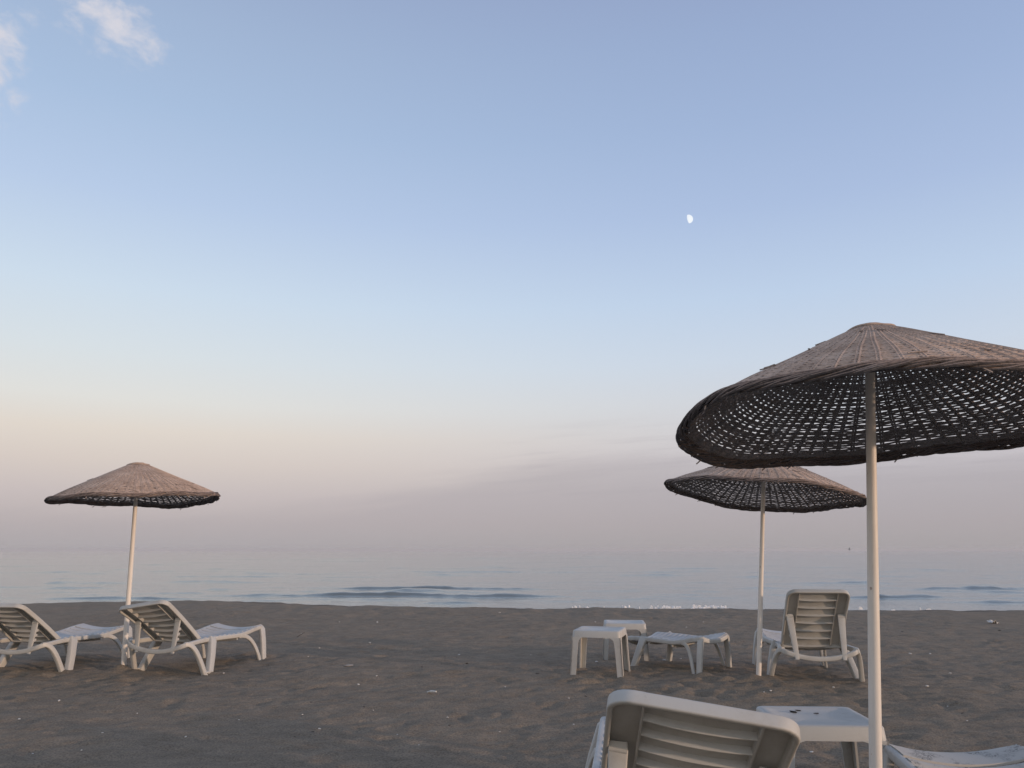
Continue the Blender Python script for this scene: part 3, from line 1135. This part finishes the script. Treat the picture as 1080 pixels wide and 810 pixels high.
# ------------------------------------------------------------------ sea haze
def build_haze(density):
    x, y0, y1, z0, z1 = 22000, -450, 9500, -3.0, 3.2
    v = [(-x, y0, z0), (x, y0, z0), (x, y1, z0), (-x, y1, z0), (-x, y0, z1), (x, y0, z1), (x, y1, z1), (-x, y1, z1)]
    f = [(0, 3, 2, 1), (4, 5, 6, 7), (0, 1, 5, 4), (1, 2, 6, 5), (2, 3, 7, 6), (3, 0, 4, 7)]
    m = bpy.data.materials.new("haze")
    m.use_nodes = True
    t = m.node_tree
    t.nodes.clear()
    o_ = t.nodes.new("ShaderNodeOutputMaterial")
    p = t.nodes.new("ShaderNodeVolumePrincipled")
    p.inputs["Color"].default_value = (0.93, 0.93, 0.95, 1)
    p.inputs["Density"].default_value = density
    p.inputs["Anisotropy"].default_value = 0.0
    t.links.new(p.outputs[0], o_.inputs["Volume"])
    mb = MB()
    mb.add(v, f)
    return tag(mb.build("haze", m), kind="stuff", label="pale evening haze over the sea at the horizon", cat="haze")


HAZE = 0.0008
if HAZE:
    build_haze(HAZE)

# ------------------------------------------------------------------ moon
def build_moon():
    mb = MB()
    n, m = 24, 14
    verts = []
    Rm = 1.0
    for j in range(1, m):
        th = math.pi * j / m
        for i in range(n):
            ph = 2 * math.pi * i / n
            x, y, z = math.sin(th) * math.cos(ph), math.sin(th) * math.sin(ph), math.cos(th)
            if x < 0: x *= 0.22
            verts.append((x, y * 0.8, z))
    faces = []
    for j in range(m - 2):
        for i in range(n):
            k = (i + 1) % n
            faces.append((j * n + i, j * n + k, (j + 1) * n + k, (j + 1) * n + i))
    t, b = len(verts), len(verts) + 1
    verts += [(0, 0, 1), (0, 0, -1)]
    for i in range(n):
        k = (i + 1) % n
        faces += [(t, k, i), (b, (m - 2) * n + i, (m - 2) * n + k)]
    mb.add([tuple(v) for v in verts], faces)
    o = mb.build("moon", M["moon"])
    d = direction(726.3, 231).normalized()
    dist = 12000
    o.location = Vector((0, 0, CAM_H)) + d * dist
    s = 4.5 / FPX * dist
    o.scale = (s * 0.98, s, s)
    o.rotation_euler = (0, R(-14), 0)
    return tag(o, "pale half-full moon hanging in the blue sky above the parasols", "moon")


build_moon()

# ------------------------------------------------------------------ light
SUN_AZ, SUN_EL = R(118), R(6.0)           # azimuth clockwise from the view direction
to_sun = Vector((math.sin(SUN_AZ) * math.cos(SUN_EL), math.cos(SUN_AZ) * math.cos(SUN_EL), math.sin(SUN_EL)))
sd = bpy.data.lights.new("sun", "SUN")
sd.energy = 2.3
sd.angle = R(1.5)
sd.color = (1.0, 0.69, 0.48)
so = bpy.data.objects.new("sun", sd)
COL.objects.link(so)
so.rotation_euler = (-to_sun).to_track_quat("-Z", "Y").to_euler()

w = bpy.data.worlds.new("World")
scene.world = w
w.use_nodes = True
nt = w.node_tree
nt.nodes.clear()
out = nt.nodes.new("ShaderNodeOutputWorld")
dirv = nt.nodes.new("ShaderNodeTexCoord").outputs["Generated"]
sep = node(nt, "ShaderNodeSeparateXYZ")
nt.links.new(dirv, sep.inputs[0])
X, Y, Z = sep.outputs
zc = math_n(nt, "MAXIMUM", Z, 0.0)


def stops(rows, px):
    return [(max(elev_z(py, px), 0), lin(c)) for py, c in rows]


LEFT = [(-220, (148, 164, 200)), (0, (167, 188, 219)), (100, (175, 198, 229)), (200, (190, 210, 239)), (300, (211, 227, 243)), (370, (223, 231, 236)), (420, (231, 230, 226)), (452, (231, 221, 211)),
        (485, (221, 209, 202)), (520, (205, 194, 194)), (550, (190, 181, 183)), (580, (177, 173, 176))]
RIGHT = [(-220, (144, 156, 194)), (0, (157, 177, 214)), (100, (165, 186, 222)), (200, (177, 197, 231)), (300, (196, 215, 240)), (370, (209, 221, 237)), (415, (215, 219, 227)), (445, (214, 213, 218)),
         (480, (208, 203, 208)), (515, (194, 188, 192)), (550, (182, 175, 178)), (580, (171, 167, 169))]
cl = ramp(nt, zc, stops(LEFT, 130))
crr = ramp(nt, zc, stops(RIGHT, 900))
front = mixc(nt, mapr(nt, X, -0.5, 0.45), cl, crr)
# low mauve cloud bank over the sea, thin upper edge streaks
ysafe = math_n(nt, "MAXIMUM", Y, 0.05)
u = math_n(nt, "DIVIDE", X, ysafe)
v = math_n(nt, "DIVIDE", Z, ysafe)
comb = node(nt, "ShaderNodeCombineXYZ")
nt.links.new(u, comb.inputs[0]); nt.links.new(v, comb.inputs[1])
uv = comb.outputs[0]
nb = noise_n(nt, mapping(nt, mapping(nt, uv, (1, 1, 1), (0, 0, 0), (0, 0, R(-6))), (1.6, 20, 1)), 1.6, 6, 0.6)


def uvp(px, py):
    d = direction(px, py)
    return d.x / d.y, d.z / d.y


ua, va = uvp(380, 512)
ub, vb = uvp(690, 468)
edge = mapr(nt, u, ua - 0.25, ub, va - 0.035, vb, "SMOOTHSTEP")
edge = math_n(nt, "ADD", edge, math_n(nt, "MULTIPLY", math_n(nt, "SUBTRACT", nb, 0.5), 0.085))
gap = math_n(nt, "SUBTRACT", edge, v)
bank = mapr(nt, gap, -0.004, 0.035)
# thin ragged strips of cloud that fray off the upper edge of the bank
st = noise_n(nt, mapping(nt, mapping(nt, uv, (1, 1, 1), (0, 0, 0), (0, 0, R(-4))), (2.6, 46, 1)), 2.0, 6, 0.62)
fray = math_n(nt, "MULTIPLY", mapr(nt, st, 0.48, 0.66), mapr(nt, gap, -0.05, -0.002))
fray = math_n(nt, "MULTIPLY", fray, mapr(nt, gap, 0.10, 0.02))
bank = math_n(nt, "ADD", math_n(nt, "MULTIPLY", bank, 0.85), math_n(nt, "MULTIPLY", fray, mapr(nt, u, -0.12, 0.1, 0.0, 0.42)), clamp=True)
bank = math_n(nt, "MULTIPLY", bank, mapr(nt, Y, 0.1, 0.5))
bank = math_n(nt, "MULTIPLY", bank, mapr(nt, v, 0.0, 0.07, 0.25, 1.0))
front = mixc(nt, math_n(nt, "MULTIPLY", bank, 0.42), front, lin((168, 162, 170)))
# thin bright wisps high at the left
na = noise_n(nt, mapping(nt, mapping(nt, uv, (1, 1, 1), (0, 0, 0), (0, 0, R(38))), (1, 1.7, 1)), 16, 8, 0.62, 0.25)


def puff(px, py, rx, ry, rot):
    cu, cv = uvp(px, py)
    k = 1.0 / (FPX * 0.78)
    n = mapping(nt, uv, (1, 1, 1), (-cu, -cv, 0))
    n = mapping(nt, n, (1, 1, 1), (0, 0, 0), (0, 0, rot))
    n = mapping(nt, n, (1 / (rx * k), 1 / (ry * k), 1))
    ln = node(nt, "ShaderNodeVectorMath", operation="LENGTH")
    nt.links.new(n, ln.inputs[0])
    return math_n(nt, "SUBTRACT", 1.0, ln.outputs["Value"])


p1 = puff(-6, 64, 40, 70, R(0))
p2 = puff(116, 27, 74, 36, R(38))
pm_ = math_n(nt, "MAXIMUM", p1, p2)
cloud = mapr(nt, math_n(nt, "ADD", pm_, math_n(nt, "MULTIPLY", math_n(nt, "SUBTRACT", na, 0.5), 2.6)), 0.08, 1.2)
cloud = math_n(nt, "MULTIPLY", cloud, mapr(nt, Y, 0.1, 0.4))
front = mixc(nt, math_n(nt, "MULTIPLY", cloud, 0.92), front, lin((224, 222, 230)))
# the sunset side behind the viewer is brighter and warmer
backc = ramp(nt, zc, [(0.0, (0.95, 0.66, 0.46)), (0.12, (0.98, 0.80, 0.62)), (0.3, (0.80, 0.80, 0.80)), (0.6, (0.48, 0.58, 0.75)), (1.0, (0.30, 0.40, 0.62))])
col = mixc(nt, mapr(nt, Y, 0.35, -0.45), front, backc)
sky = nt.nodes.new("ShaderNodeTexSky")
sky.sky_type = "NISHITA"
sky.sun_disc = False
sky.sun_elevation = SUN_EL
sky.sun_rotation = SUN_AZ
bg1 = node(nt, "ShaderNodeBackground", ins={"Strength": 0.05})
nt.links.new(sky.outputs[0], bg1.inputs[0])
bg2 = node(nt, "ShaderNodeBackground", ins={"Strength": 1.0})
nt.links.new(col, bg2.inputs[0])
mix = node(nt, "ShaderNodeMixShader", ins={0: 0.92})
nt.links.new(bg1.outputs[0], mix.inputs[1])
nt.links.new(bg2.outputs[0], mix.inputs[2])
nt.links.new(mix.outputs[0], out.inputs[0])

# ------------------------------------------------------------------ render settings
scene.render.engine = "CYCLES"
scene.view_settings.view_transform = "Standard"
scene.view_settings.look = "None"
scene.view_settings.exposure = 0
scene.view_settings.gamma = 1
scene.cycles.use_denoising = True
scene.cycles.max_bounces = 6
scene.cycles.caustics_reflective = False
scene.cycles.caustics_refractive = False
